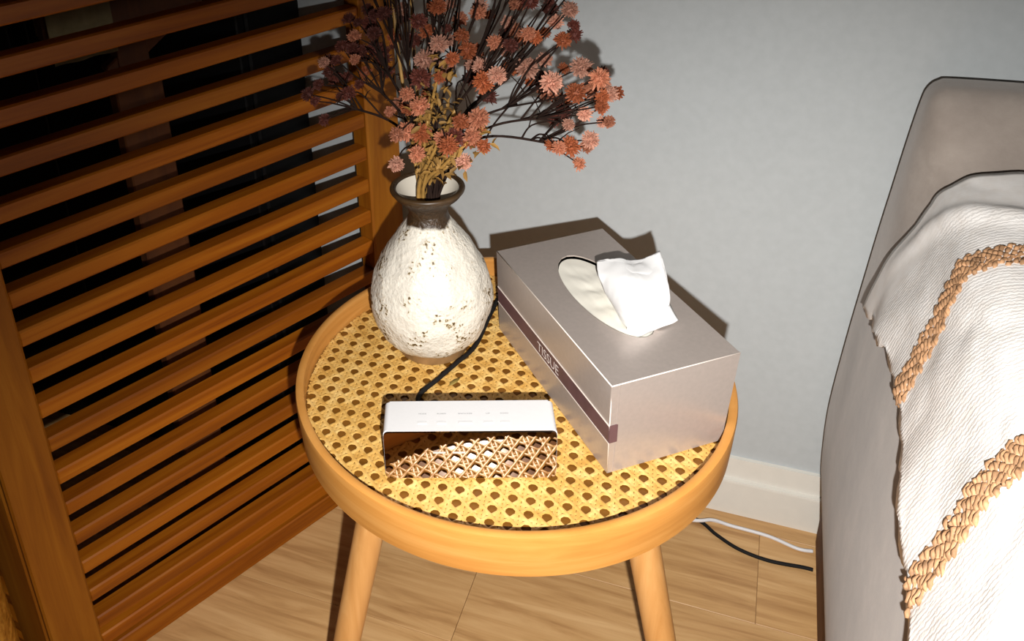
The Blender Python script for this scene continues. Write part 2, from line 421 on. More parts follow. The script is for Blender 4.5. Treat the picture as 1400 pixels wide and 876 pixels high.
# throw over the arm: cross-section runs up the outer side, round the edge and over the top
TH_SEC = [(0.143, 0.36), (0.145, 0.42), (0.150, 0.487), (0.163, 0.540), (0.176, 0.586), (0.188, 0.622), (0.200, 0.644), (0.220, 0.657), (0.258, 0.663), (0.32, 0.664), (0.39, 0.661), (0.402, 0.655)]
HEM = [(0.10, 0.41), (0.30, 0.45), (0.45, 0.48), (0.57, 0.502), (0.67, 0.519), (0.76, 0.524), (0.84, 0.520), (0.90, 0.505), (0.985, 0.480)]
TH_P = catmull([(a, b, 0) for a, b in TH_SEC], 24)
def throw_pt(s, y):
    """s: 0 at hem, 1 at the inner side; returns surface point, normal, length from the shoulder"""
    zh = lerp_tab(HEM, y)
    i0 = min(range(len(TH_P)), key=lambda q: abs(TH_P[q].y - zh) + (0 if q < len(TH_P) * 0.7 else 9))
    q = i0 + s * (len(TH_P) - 1 - i0); a = int(min(q, len(TH_P) - 2)); fr = q - a
    p2 = TH_P[a].lerp(TH_P[a + 1], fr); t = (TH_P[min(a + 2, len(TH_P) - 1)] - TH_P[max(a - 1, 0)]).normalized()
    if s <= 0: p2 = Vector((p2.x, zh, 0))
    n_ = Vector((-t.y, 0, t.x))
    lump = noise.noise(Vector((s * 4.0, y * 8.0, 3.1))) * 0.006 + noise.noise(Vector((s * 12, y * 20, 7.7))) * 0.0018
    crease = 0.006 * math.exp(-((y - (0.905 - 0.16 * (s - 0.4))) / 0.016) ** 2) * sstep(0.05, 0.3, s)
    flare = -0.006 * (1 - sstep(0, 0.18, s)) * math.sin(y * 27)
    return Vector((p2.x, y, p2.y)) + n_ * (0.002 + abs(lump) + crease + max(0, flare)), n_, q / 24 * 0.045
def throw_y(s, t):
    # far edge leans: the corner at the hem hangs free
    y1 = 0.978 - 0.012 * math.sin(math.pi * s) + 0.006 * noise.noise(Vector((s * 9, 1, 1)))
    return 0.16 + (y1 - 0.16) * t
NS, NT = 70, 110
v, f, uvs = [], [], []
for i in range(NS + 1):
    for j in range(NT + 1):
        s = i / NS; y = throw_y(s, j / NT)
        jag = 0.0
        p, n_, d = throw_pt(s, y)
        if i == 0: p = p + Vector((0, 0, 0.0035 * math.sin(y * 700) + 0.004 * noise.noise(Vector((y * 60, 0, 0)))))
        v.append(p); uvs.append((d, y))
for i in range(NS):
    for j in range(NT):
        a = i * (NT + 1) + j; f.append((a, a + 1, a + NT + 2, a + NT + 1))
me = py_mesh('cloth', v, f)
uvl = me.uv_layers.new(name='UVMap')
for lp in me.loops: uvl.data[lp.index].uv = uvs[lp.vertex_index]
throw = empty('throw_blanket', (0.15, 0.6, 0.48)); tag(throw, 'white woven throw with two tan yarn stripes draped over the sofa arm', 'throw')
OFF = Vector((0.15, 0.6, 0.48))
for vv in me.vertices: vv.co -= OFF
cl = link('cloth', me, MAT['knit'], throw)
so = cl.modifiers.new('thick', 'SOLIDIFY'); so.thickness = 0.003; so.offset = -1
for yb in (0.762, 0.556):
    parts = []
    for r_ in range(8):
        off = (r_ - 3.5) * 0.0040; ph = r_ * 2.1 + yb * 9
        pts = []
        n_p = 260
        for k in range(n_p + 1):
            s = k / n_p * 0.97 + 0.002
            L = 0.5
            y = yb + off + 0.0034 * math.sin(s * 170 + ph + 2 * noise.noise(Vector((s * 30, r_, 0)))) + 0.003 * noise.noise(Vector((s * 12, yb * 10, 0))) + (0.045 if yb > 0.7 else 0.015) * sstep(0, 0.45, s)
            p, n_, d = throw_pt(s, y)
            pts.append(p + n_ * (0.0020 + 0.0022 * math.sin(s * 170 + ph + 1.6 + noise.noise(Vector((s * 40, r_, 5))))) - OFF)
        parts.append(tube_data(pts, [0.0018 + 0.0007 * math.sin(k * 1.9 + r_) for k in range(n_p + 1)], 5))
    V, F = merge(parts)
    st = link('yarn_stripe', py_mesh('yarn_stripe', V, F), MAT['yarn'], throw); st['kind'] = 'stuff'; st['label'] = 'chunky braided tan yarn stripe'

# ------------------------------------------------------------------ folding screen of slats
SD = Vector((0.4346, 0.9006, 0)).normalized(); SN = Vector((-SD.y, SD.x, 0))
screen = empty('folding_screen', SD * 0.166 + SN * 0.8756)
tag(screen, 'orange-brown teak folding screen of horizontal slats between two uprights', 'screen')
def leaf(origin, dirv, w0, w1, top, up_mat, sl_mat):
    ang = math.atan2(dirv.y, dirv.x)
    loc = screen.location
    def put(name, lo, hi, bev, mat):
        me = box_mesh(name, lo, hi, bev)
        o = link(name, me, mat, screen)
        o.location = origin - loc; o.rotation_euler = (0, 0, ang); return o
    SW = 0.0585
    put('upright', (w0, 0, 0), (w0 + SW, 0.032, top), 0.0025, up_mat)
    put('upright', (w1 - SW, 0, 0), (w1, 0.032, top), 0.0025, up_mat)
    a, b_ = w0 + SW - 0.0005, w1 - SW + 0.0005
    put('rail', (a, 0.003, 0.0), (b_, 0.029, 0.033), 0.002, sl_mat)
    put('rail', (a, 0.003, top - 0.06), (b_, 0.029, top - 0.004), 0.002, sl_mat)
    me = box_mesh('slat', (a, 0.003, 0.0), (b_, 0.026, 0.0205), 0.002)
    k = 0
    while True:
        z = 0.040 if k == 0 else 0.0725 + 0.0489 * (k - 1)
        if z > top - 0.09: break
        o = link('slat', me, sl_mat, screen)
        o.location = (origin.x - loc.x, origin.y - loc.y, z); o.rotation_euler = (0, 0, ang)
        k += 1
leaf(SN * 0.8756, SD, 0.166, 0.778, 1.25, MAT['teak_v'], MAT['teak'])
D2 = Vector((0.985, -0.17, 0)).normalized()      # second leaf folds back from the hinge
hinge = SD * 0.163 + SN * 0.8756
leaf(hinge - D2 * 0.612 + Vector((-0.002, 0.004, 0)), D2, 0.0, 0.606, 1.25, MAT['teak_v'], MAT['teak'])
for z in (0.2, 0.62, 1.05):
    o = link('hinge', lathe_mesh('hinge', [(0.004, 0), (0.004, 0.06)], 10), MAT['steel'], screen)
    o.location = hinge - screen.location + SN * 0.036 + Vector((0, 0, z))

# things standing in the dark behind the screen
cab = empty('cabinet', (-0.942, 1.03, 0)); tag(cab, 'tall glossy black cabinet standing in the dark behind the slatted screen', 'cabinet')
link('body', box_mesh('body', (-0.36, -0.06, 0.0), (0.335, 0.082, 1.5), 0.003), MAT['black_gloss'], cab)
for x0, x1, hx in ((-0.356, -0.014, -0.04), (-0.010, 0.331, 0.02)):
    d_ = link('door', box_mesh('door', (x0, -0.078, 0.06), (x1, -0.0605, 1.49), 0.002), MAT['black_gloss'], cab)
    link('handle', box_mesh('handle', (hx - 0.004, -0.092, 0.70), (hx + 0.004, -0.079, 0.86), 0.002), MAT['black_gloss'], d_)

val = empty('valet_stand', SD * 0.455 + SN * 0.985); val.rotation_euler = (0, 0, math.atan2(SD.y, SD.x))
tag(val, 'dark brown wooden valet stand behind the slatted screen', 'valet stand')
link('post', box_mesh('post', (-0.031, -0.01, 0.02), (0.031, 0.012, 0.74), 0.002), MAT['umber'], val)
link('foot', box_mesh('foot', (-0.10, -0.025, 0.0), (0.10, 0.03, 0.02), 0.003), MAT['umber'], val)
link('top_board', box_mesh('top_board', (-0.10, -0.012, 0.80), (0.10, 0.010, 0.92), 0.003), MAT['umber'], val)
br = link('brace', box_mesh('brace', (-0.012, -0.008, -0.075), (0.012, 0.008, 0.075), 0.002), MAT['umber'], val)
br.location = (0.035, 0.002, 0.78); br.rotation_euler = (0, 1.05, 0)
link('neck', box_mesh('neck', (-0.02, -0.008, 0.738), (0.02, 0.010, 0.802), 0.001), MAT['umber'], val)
# folded linen hung over the stand's board
v, f = [], []
NA, NB = 14, 22
for i in range(NA + 1):
    for j in range(NB + 1):
        x = -0.098 + 0.075 * i / NA; t = j / NB
        if t < 0.45: y, z = -0.0175, 0.775 + 0.148 * t / 0.45
        elif t < 0.55:
            a = (t - 0.45) / 0.1 * math.pi; y, z = -0.001 - 0.0165 * math.cos(a), 0.923 + 0.006 * math.sin(a)
        else: y, z = 0.0155, 0.923 - 0.12 * (t - 0.55) / 0.45
        y += (0.0025 * math.sin(x * 160) * abs(t - 0.5) * 2) * (-1 if t < 0.5 else 1) * 0.9
        v.append((x, y - (0.002 if t < .5 else -.002), z))
for i in range(NA):
    for j in range(NB):
        a = i * (NB + 1) + j; f.append((a, a + 1, a + NB + 2, a + NB + 1))
lc = link('linen_cloth', py_mesh('linen_cloth', v, f), MAT['linen']); lc.location = val.location; lc.rotation_euler = val.rotation_euler
tag(lc, 'beige linen cloth hung over the valet stand behind the slats', 'cloth')

# golden planter at the foot of the second leaf
gp = empty('planter', (-0.750, 0.447, 0)); tag(gp, 'tall crinkled golden foil planter on the floor beside the screen', 'planter')
def crink(a, r, z, j): return r * (1 + 0.05 * noise.noise(Vector((math.cos(a) * 4, math.sin(a) * 4, z * 30))))
link('pot', lathe_mesh('pot', [(0.050, 0.0), (0.054, 0.005), (0.056, 0.10), (0.057, 0.22), (0.058, 0.33), (0.055, 0.33), (0.054, 0.22), (0.053, 0.10), (0.001, 0.06)], 40, False, crink), MAT['gold'], gp)
link('soil', lathe_mesh('soil', [(0.052, 0.27), (0.052, 0.280), (0.03, 0.288), (0.001, 0.290)], 24), MAT['umber'], gp)

# ------------------------------------------------------------------ round side table
TC = Vector((-0.2015, 0.7522, 0))
RO, RI, RT, RB = 0.2255, 0.2162, 0.4833, 0.4340
table = empty('side_table', TC); tag(table, 'round pale wood side table with cane top and raised rim', 'side table')
rim = [(RI, RB), (RO - 0.004, RB), (RO - 0.0025, RB + 0.0015), (RO - 0.0012, RB + 0.02), (RO, RT - 0.004), (RO - 0.0008, RT - 0.0012), (RO - 0.003, RT), (RI + 0.002, RT), (RI + 0.0004, RT - 0.0012), (RI, RT - 0.003)]
link('rim', sharp(lathe_mesh('rim', rim, 128, True), 40), MAT['beech'], table)
link('tray_board', sharp(lathe_mesh('tray_board', [(0.001, 0.440), (RI - 0.0004, 0.440), (RI - 0.0004, 0.4588), (0.001, 0.4588)], 96), 40), MAT['board'], table)
P = 0.0162; th = math.radians(7.0)
H0 = Vector((-0.3743, 0.6380, 0)) - TC
CX = H0 + Vector((math.cos(th + math.pi / 4), math.sin(th + math.pi / 4), 0)) * (P / math.sqrt(2))
RC = 0.2146
V, F = [], []
def strand(ang, off, half, z0, amp, per, ph):
    d = Vector((math.cos(ang), math.sin(ang), 0)); nrm = Vector((-d.y, d.x, 0))
    base = nrm * (off + CX.dot(nrm)); r2 = RC * RC - base.length_squared
    if r2 < 1e-5: return
    L = math.sqrt(r2); t0 = CX.dot(d); st = P / 4
    ks = [-L] + [t0 + st * k for k in range(-200, 200) if -L + 0.001 < t0 + st * k < L - 0.001] + [L]
    for i, t in enumerate(ks):
        z = z0 + amp * math.cos(2 * math.pi * (t - t0) / per + ph)
        c = base + d * t
        o = len(V)
        V.extend([c - nrm * half + Vector((0, 0, z - 0.0007)), c + Vector((0, 0, z)), c + nrm * half + Vector((0, 0, z - 0.0007))])
        if i:
            F.append((o - 3, o, o + 1, o - 2)); F.append((o - 2, o + 1, o + 2, o - 1))
for k in range(-30, 31):
    for s_ in (-1, 1):
        strand(th, k * P + s_ * 0.125 * P, 0.108 * P, 0.4603, 0.0003, P, (0 if s_ > 0 else math.pi))
        strand(th + math.pi / 2, k * P + s_ * 0.125 * P, 0.108 * P, 0.4606, 0.0003, P, (math.pi if s_ > 0 else 0))
    for q in (0,):
        strand(th + math.pi / 4, (k + 0.5) * P / math.sqrt(2), 0.102 * P, 0.4609, 0.00030, P / math.sqrt(2), 0)
        strand(th - math.pi / 4, (k + 0.5) * P / math.sqrt(2), 0.102 * P, 0.4611, 0.00030, P / math.sqrt(2), math.pi)
cw = link('cane_webbing', py_mesh('cane_webbing', V, F), MAT['cane'], table); cw['kind'] = 'stuff'; cw['label'] = 'straw-coloured woven cane with round holes'
for phi in (227, 337, 103):
    a = math.radians(phi); d = Vector((math.cos(a), math.sin(a), 0))
    top = d * 0.146 + Vector((0, 0, 0.4395)); bot = d * 0.255
    pts = [bot, bot + (top - bot) * 0.02, bot.lerp(top, 0.5), top]
    vv, ff = tube_data(pts, [0.0115, 0.0125, 0.0152, 0.0172], 20)
    for q in vv:
        if q.z < 0.006: q.z = 0.0
        if q.z > 0.4395: q.z = 0.4395
    link('leg', sharp(py_mesh('leg', vv, ff), 50), MAT['beech_leg'], table)
CANE = 0.4618

# ------------------------------------------------------------------ vase
VP = Vector((-0.3020, 0.792, CANE)); vase = empty('vase', VP)
tag(vase, 'white pitted ceramic vase with brown flared neck on the cane table', 'vase')
VPROF = [(0.041, 0.012), (0.047, 0.0155), (0.0545, 0.024), (0.0605, 0.036), (0.0645, 0.050), (0.0662, 0.064), (0.0658, 0.078), (0.0630, 0.092), (0.0582, 0.106), (0.0520, 0.119),
         (0.0445, 0.132), (0.0365, 0.144), (0.0290, 0.154), (0.0235, 0.162), (0.0208, 0.169), (0.0208, 0.174), (0.0235, 0.180), (0.0290, 0.186), (0.0345, 0.191), (0.0372, 0.1955), (0.0372, 0.199), (0.0352, 0.201), (0.0328, 0.199)]
fine = catmull([(r, z, 0) for r, z in VPROF], 4)
def lumpy(a, r, z, j):
    k = min(1, max(0, (0.165 - z) / 0.02))
    q = Vector((math.cos(a) * r, math.sin(a) * r, z))
    return r + k * (0.0022 * noise.noise(q * 38) + 0.0011 * noise.noise(q * 95) + 0.0006 * noise.noise(q * 220))
link('body', lathe_mesh('body', [(p.x, p.y) for p in fine], 140, False, lumpy, True, (True, False)), MAT['vase'], vase)
link('foot', sharp(lathe_mesh('foot', [(0.001, 0.0), (0.0385, 0.0), (0.0395, 0.002), (0.0400, 0.010), (0.0425, 0.014), (0.001, 0.014)], 64), 50), MAT['vase_foot'], vase)
link('interior', lathe_mesh('interior', [(0.0328, 0.1985), (0.0285, 0.1905), (0.0215, 0.182), (0.0175, 0.173), (0.0180, 0.165), (0.030, 0.140), (0.048, 0.10), (0.045, 0.03), (0.001, 0.02)], 64, caps=(False, False)), MAT['vase_in'], vase)
lipp = link('lip', lathe_mesh('lip', [(0.0368 + 0.0026 * math.cos(t), 0.1985 + 0.0026 * math.sin(t)) for t in [2 * math.pi * i / 10 for i in range(10)]], 64, True), MAT['vase_clay'], vase)

# ------------------------------------------------------------------ tissue box
BA = Vector((-0.6376, 0.7703, 0)); BB = Vector((0.7703, 0.6376, 0)); BO = Vector((-0.0835, 0.6515, CANE))
BL, BW, BH = 0.2495, 0.132, 0.1030
tb = empty('tissue_box', BO); tb.rotation_euler = (0, 0, math.atan2(BB.y, BB.x))
tag(tb, 'champagne grey cardboard tissue box with plum band on the cane table', 'tissue box')
# local x = short side (b), local y = long side (a)
EC = (0.0665, 0.131); EA, EB = 0.0315, 0.080
NE = 64
ang_list = []
outer = []
def rect_pt(c, s):
    tx = 1e9
    if abs(c) > 1e-9: tx = ((BW - EC[0]) if c > 0 else EC[0]) / abs(c)
    ty = 1e9
    if abs(s) > 1e-9: ty = ((BL - EC[1]) if s > 0 else EC[1]) / abs(s)
    k = min(tx, ty); return (EC[0] + c * k, EC[1] + s * k)
angs = sorted([2 * math.pi * i / NE for i in range(NE)] + [math.atan2(yy - EC[1], xx - EC[0]) % (2 * math.pi) for xx, yy in ((0, 0), (BW, 0), (BW, BL), (0, BL))])
v, f = [], []
for a in angs:
    c, s = math.cos(a), math.sin(a)
    k = 1 / math.sqrt((c / EA) ** 2 + (s / EB) ** 2)
    ox, oy = rect_pt(c, s)
    ex, ey = EC[0] + c * k, EC[1] + s * k
    ins = 0.0025
    bx = ox + (ins if ox < 1e-6 else (-ins * 2.4 if ox > BW - 1e-6 else 0)); by = oy + (ins if oy < 1e-6 else (-ins if oy > BL - 1e-6 else 0))
    bx = min(max(bx, ins), BW - ins * 2.4); by = min(max(by, ins), BL - ins)
    e = 0.0008
    tx_ = min(max(ox, e), BW - e); ty_ = min(max(oy, e), BL - e)
    v += [(ex, ey, BH - 0.0015), (ex, ey, BH), (tx_, ty_, BH), (ox, oy, BH - e), (bx, by, 0.0)]
n_ = len(angs)
for i in range(n_):
    k = (i + 1) % n_
    for j in range(4): f.append((i * 5 + j, k * 5 + j, k * 5 + j + 1, i * 5 + j + 1))
f.append(tuple(i * 5 + 4 for i in range(n_)))
me = py_mesh('carton', v, f, False)
bm = bmesh.new(); bm.from_mesh(me); me = bm_mesh(bm, 'carton')
link('carton', me, MAT['carton'], tb)
def side_x(z): return 0.0025 * (1 - z / BH)
bz0, bz1 = 0.0375, 0.0575
def slab(name, z0, z1, y0, y1, t, mat, parent):
    """thin plate lying on the slightly sloping left long face"""
    vv = []
    for z in (z0, z1):
        for y in (y0, y1):
            for k in (0, 1): vv.append((side_x(z) - 0.0001 - t * k, y, z))
    ff = [(1, 3, 7, 5), (0, 4, 6, 2), (0, 1, 5, 4), (2, 6, 7, 3), (0, 2, 3, 1), (4, 5, 7, 6)]
    return link(name, py_mesh(name, vv, ff, False), mat, parent)
band = slab('band', bz0, bz1, 0.0012, BL - 0.002, 0.0004, MAT['ribbon'], tb)
wrap = link('band_return', box_mesh('band_return', (0.0012, 0.0004, bz0), (0.0095, 0.0018, bz1)), MAT['ribbon'], tb)
for z in (bz0, bz1): slab('band_edge', z - 0.0005, z + 0.0005, 0.0006, BL - 0.002, 0.0007, MAT['carton_edge'], band)
vv, ff = merge([tube_data([(0.0006, 0.0, BH - 0.0006), (0.0006, BL, BH - 0.0006)], 0.0007, 6), tube_data([(0.0, 0.0004, BH - 0.0006), (BW, 0.0004, BH - 0.0006)], 0.0007, 6), tube_data([(0.0026, 0.0026, 0.0005), (0.0006, 0.0006, BH - 0.0008)], 0.0006, 6)])
link('fold_edge', py_mesh('fold_edge', vv, ff), MAT['carton_edge'], tb)
fold = link('end_flap', box_mesh('end_flap', (0.0085, 0.0, 0.001), (BW - 0.0075, 0.0016, BH - 0.0006)), MAT['carton'], tb)
for q in fold.data.vertices:
    q.co.y = (0.0025 * (1 - q.co.z / BH)) - (0.0006 if q.co.y < 0.0008 else 0)
def text_mesh(s, size, extr=0.0):
    cu = bpy.data.curves.new('txt', 'FONT'); cu.body = s; cu.size = size; cu.align_x = 'CENTER'; cu.align_y = 'CENTER'; cu.extrude = extr; cu.resolution_u = 3
    to = bpy.data.objects.new('txt', cu); col.objects.link(to)
    bpy.context.view_layer.update()
    me = bpy.data.meshes.new_from_object(to.evaluated_get(bpy.context.evaluated_depsgraph_get()))
    bpy.data.objects.remove(to); return me
# letters on the band: read from the far end towards the near end
lm = text_mesh('TISSUE', 0.0135, 0.0)
xs = [q.co.x for q in lm.vertices]; wdt = max(xs) - min(xs)
for q in lm.vertices:
    lx = q.co.x * 0.047 / wdt * (1.0); lz = q.co.y * 1.15
    q.co = Vector((side_x(0.046 + lz) - 0.00075, 0.122 - lx, 0.0462 + lz))
lt = link('lettering', lm, MAT['ink'], band)

# film and folded sheets seen inside the opening
v, f = [], []
NR, NA = 14, 48
for i in range(NR + 1):
    for j in range(NA):
        r = i / NR * 0.985; a = 2 * math.pi * j / NA
        x, y = EC[0] + math.cos(a) * EA * r, EC[1] + math.sin(a) * EB * r
        z = BH - 0.0042 - 0.0016 * (1 - r * r) + 0.0016 * abs(math.sin(y * 95 + x * 25)) * (1 - r) ** 0.5 + 0.0008 * noise.noise(Vector((x * 160, y * 90, 0)))
        v.append((x, y, z))
for i in range(NR):
    for j in range(NA):
        k = (j + 1) % NA; f.append((i * NA + j, i * NA + k, (i + 1) * NA + k, (i + 1) * NA + j))
link('film', py_mesh('film', v, f), MAT['film'], tb)

# crumpled tissue drawn out of the slot (rows from slot to top edge; a along, b across, z above table)
def patch(name, rows_, nu, nv, amp, seed):
    g = []
    for r in rows_: g.append(catmull(r, nu))
    cols = [catmull([g[i][k] for i in range(len(g))], nv) for k in range(len(g[0]))]
    v, f = [], []
    m = len(cols[0])
    for c in cols:
        for j, p in enumerate(c):
            q = p * 55
            e = j / (m - 1)
            w = amp * (noise.noise(q + Vector((seed, 0, 0))) + 0.5 * abs(noise.noise(q * 2.3 + Vector((0, seed, 0)))))
            v.append(p + Vector((w * 0.8, w, w * 0.5)) * min(1, 0.35 + e))
    for i in range(len(cols) - 1):
        for j in range(m - 1):
            f.append((i * m + j, (i + 1) * m + j, (i + 1) * m + j + 1, i * m + j + 1))
    return v, f
FRONT = [[(0.0657, 0.1115, 0.0996), (0.0597, 0.0764, 0.0996), (0.0705, 0.0629, 0.1006), (0.0913, 0.067, 0.1026)], [(0.0564, 0.1113, 0.1176), (0.0498, 0.0707, 0.1276), (0.0686, 0.0631, 0.1276), (0.1041, 0.0727, 0.1176)], [(0.0558, 0.1258, 0.1296), (0.0621, 0.0931, 0.1406), (0.0826, 0.0875, 0.1406), (0.1068, 0.0827, 0.1326)], [(0.0632, 0.1425, 0.1346), (0.0809, 0.1282, 0.1436), (0.0958, 0.1234, 0.1386), (0.1219, 0.122, 0.1436)]]
BACK = [[(0.0777, 0.1455, 0.096), (0.0717, 0.1104, 0.096), (0.0825, 0.0969, 0.096), (0.1033, 0.101, 0.096)], [(0.0664, 0.1333, 0.1176), (0.0598, 0.0927, 0.1276), (0.0786, 0.0851, 0.1276), (0.1141, 0.0947, 0.1176)], [(0.0618, 0.1358, 0.1296), (0.0681, 0.1031, 0.1406), (0.0886, 0.0975, 0.1406), (0.1128, 0.0927, 0.1326)], [(0.0632, 0.1425, 0.1346), (0.0809, 0.1282, 0.1436), (0.0958, 0.1234, 0.1386), (0.1219, 0.122, 0.1436)]]
FLAP = [[(0.0589, 0.0749, 0.0991), (0.0623, 0.0596, 0.0991), (0.0729, 0.0589, 0.1001)], [(0.0687, 0.0723, 0.1176), (0.0721, 0.0547, 0.1156), (0.0884, 0.0566, 0.1051)], [(0.0816, 0.0778, 0.1276), (0.1016, 0.0794, 0.1216), (0.1079, 0.0619, 0.1041)]]

sheets = [patch('a', FRONT, 12, 10, 0.0032, 1), patch('b', BACK, 12, 10, 0.0032, 5), patch('c', FLAP, 8, 6, 0.0014, 9)]
V, F = merge(sheets)
ts = link('tissue_sheet', py_mesh('tissue_sheet', V, F), MAT['tissue']); ts.location = tb.location; ts.rotation_euler = tb.rotation_euler
md = ts.modifiers.new('thick', 'SOLIDIFY'); md.thickness = 0.0005
tag(ts, 'crumpled white tissue pulled up through the opening of the box', 'tissue')

# ------------------------------------------------------------------ mirror clock
clk = empty('desk_clock', (-0.2072, 0.6288, CANE + 0.0003)); clk.rotation_euler = (0, 0, math.radians(19.2))
tag(clk, 'low white desk clock with a mirrored front on the cane table', 'clock')
CW, CD, CHH = 0.1575, 0.043, 0.0545
def round_box(name, x0, x1, y0, y1, z0, z1, r, bev):
    bm = bmesh.new(); pts = []
    for cx_, cz_, a0 in ((x1 - r, z1 - r, 0), (x0 + r, z1 - r, 90), (x0 + r, z0 + r, 180), (x1 - r, z0 + r, 270)):
        for k in range(7):
            a = math.radians(a0 + 15 * k); pts.append((cx_ + r * math.cos(a), cz_ + r * math.sin(a)))
    vs = [bm.verts.new((x, y0, z)) for x, z in pts]; vt = [bm.verts.new((x, y1, z)) for x, z in pts]
    bm.faces.new(vs); bm.faces.new(vt[::-1]); n = len(pts)
    for i in range(n): bm.faces.new((vs[i], vt[i], vt[(i + 1) % n], vs[(i + 1) % n]))
    if bev: bmesh.ops.bevel(bm, geom=[e for e in bm.edges if abs(e.verts[0].co.y - e.verts[1].co.y) < 1e-7], offset=bev, segments=2, affect='EDGES')
    return sharp(bm_mesh(bm, name, True), 40)
link('shell', round_box('shell', -CW / 2, CW / 2, -CD / 2 + 0.0022, CD / 2, 0, CHH, 0.0045, 0.0012), MAT['clock_white'], clk)
mir = link('mirror_face', round_box('mirror_face', -CW / 2 + 0.0004, CW / 2 - 0.0004, -CD / 2, -CD / 2 + 0.0021, 0.0003, CHH - 0.0003, 0.0045, 0.0002), MAT['mirror'], clk)
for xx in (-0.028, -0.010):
    link('pale_dash', box_mesh('pale_dash', (xx - 0.0058, -CD / 2 - 0.0003, 0.0300), (xx + 0.0058, -CD / 2 - 0.0001, 0.0318)), MAT['clock_dash'], mir)  # two small off-white dashes lying on the mirrored front
for xx, wd, s in ((-0.043, 0.0072, 'MODE'), (-0.0255, 0.0084, 'ALARM'), (-0.0035, 0.013, 'SNOOZE'), (0.0175, 0.0036, 'UP'), (0.0325, 0.0072, 'DOWN')):
    bw_ = max(0.0085, wd) / 2
    link('button', box_mesh('button', (xx - bw_, -0.0105, CHH - 0.0005), (xx + bw_, -0.0072, CHH + 0.0006), 0.0004, 2), MAT['clock_white'], clk)
    m2 = text_mesh(s, 0.0024); xs = [q.co.x for q in m2.vertices]; k = wd / (max(xs) - min(xs))
    for q in m2.vertices: q.co = Vector((xx + q.co.x * k, 0.0035 + q.co.y, CHH + 0.00012))
    link('button_lettering', m2, MAT['clock_grey'], clk)
cdir = Vector((math.cos(math.radians(19.2)), math.sin(math.radians(19.2)), 0)); cnrm = Vector((-cdir.y, cdir.x, 0))

# cords
def cord(name, pts, r, mat, label):
    p0 = Vector(pts[0]); P_ = catmull(pts, 8)
    vv, ff = tube_data([p - p0 for p in P_], r, 8)
    o = link(name, py_mesh(name, vv, ff), mat); o.location = p0; return tag(o, label, 'cord')
cb = clk.location + cnrm * (CD / 2 + 0.002) - cdir * 0.035
zc = CANE + 0.0030
cord('power_cord', [(cb.x, cb.y, zc + 0.008), (cb.x - 0.006, cb.y + 0.02, zc + 0.001), (-0.284, 0.694, zc), (-0.2740, 0.734, zc), (-0.2645, 0.764, zc), (-0.2545, 0.80, zc), (-0.255, 0.86, zc + 0.002), (-0.2535, 0.93, zc + 0.006), (-0.2525, 0.955, 0.484),
     (-0.252, 0.9735, 0.4872), (-0.251, 0.9875, 0.478), (-0.249, 0.992, 0.44), (-0.235, 1.02, 0.22), (-0.20, 1.06, 0.06), (-0.15, 1.085, 0.006), (-0.08, 1.094, 0.0032), (-0.0045, 1.0854, 0.0032), (0.028, 1.064, 0.0032), (0.06, 1.0472, 0.0032), (0.10, 1.040, 0.0032), (0.145, 1.0435, 0.0032), (0.158, 1.0435, 0.0032)], 0.0026, MAT['cord_black'],
     'thin black power cord running behind the clock, over the rim and along the floor')
cord('charging_cord', [(-0.34, 1.085, 0.0032), (-0.22, 1.06, 0.0032), (-0.10, 1.066, 0.0032), (-0.0078, 1.076, 0.0080), (0.02, 1.086, 0.0080), (0.0472, 1.0885, 0.0032), (0.0979, 1.0859, 0.0032), (0.1374, 1.0757, 0.0032), (0.158, 1.0777, 0.0032)], 0.0026, MAT['cord_white'],
     'thin white cord lying on the floor along the skirting board')

# fallen leaf on the cane
lv = [(0, 0, 0), (0.004, 0.0028, 0.0008), (0.010, 0.0030, 0.0012), (0.0165, 0.0005, 0.0016), (0.010, -0.0022, 0.0010), (0.004, -0.0020, 0.0006), (0.008, 0.0003, 0.0002)]
lf = [(0, 1, 6), (1, 2, 6), (2, 3, 6), (3, 4, 6), (4, 5, 6), (5, 0, 6)]
fl_ = link('fallen_leaf', py_mesh('fallen_leaf', lv, lf), MAT['leaf_olive']); fl_.location = (-0.2612, 0.7272, CANE + 0.0004); fl_.rotation_euler = (0, 0, 1.05)
m3 = fl_.modifiers.new('thick', 'SOLIDIFY'); m3.thickness = 0.0003
tag(fl_, 'small dry olive leaf fallen on the cane beside the cord', 'leaf')

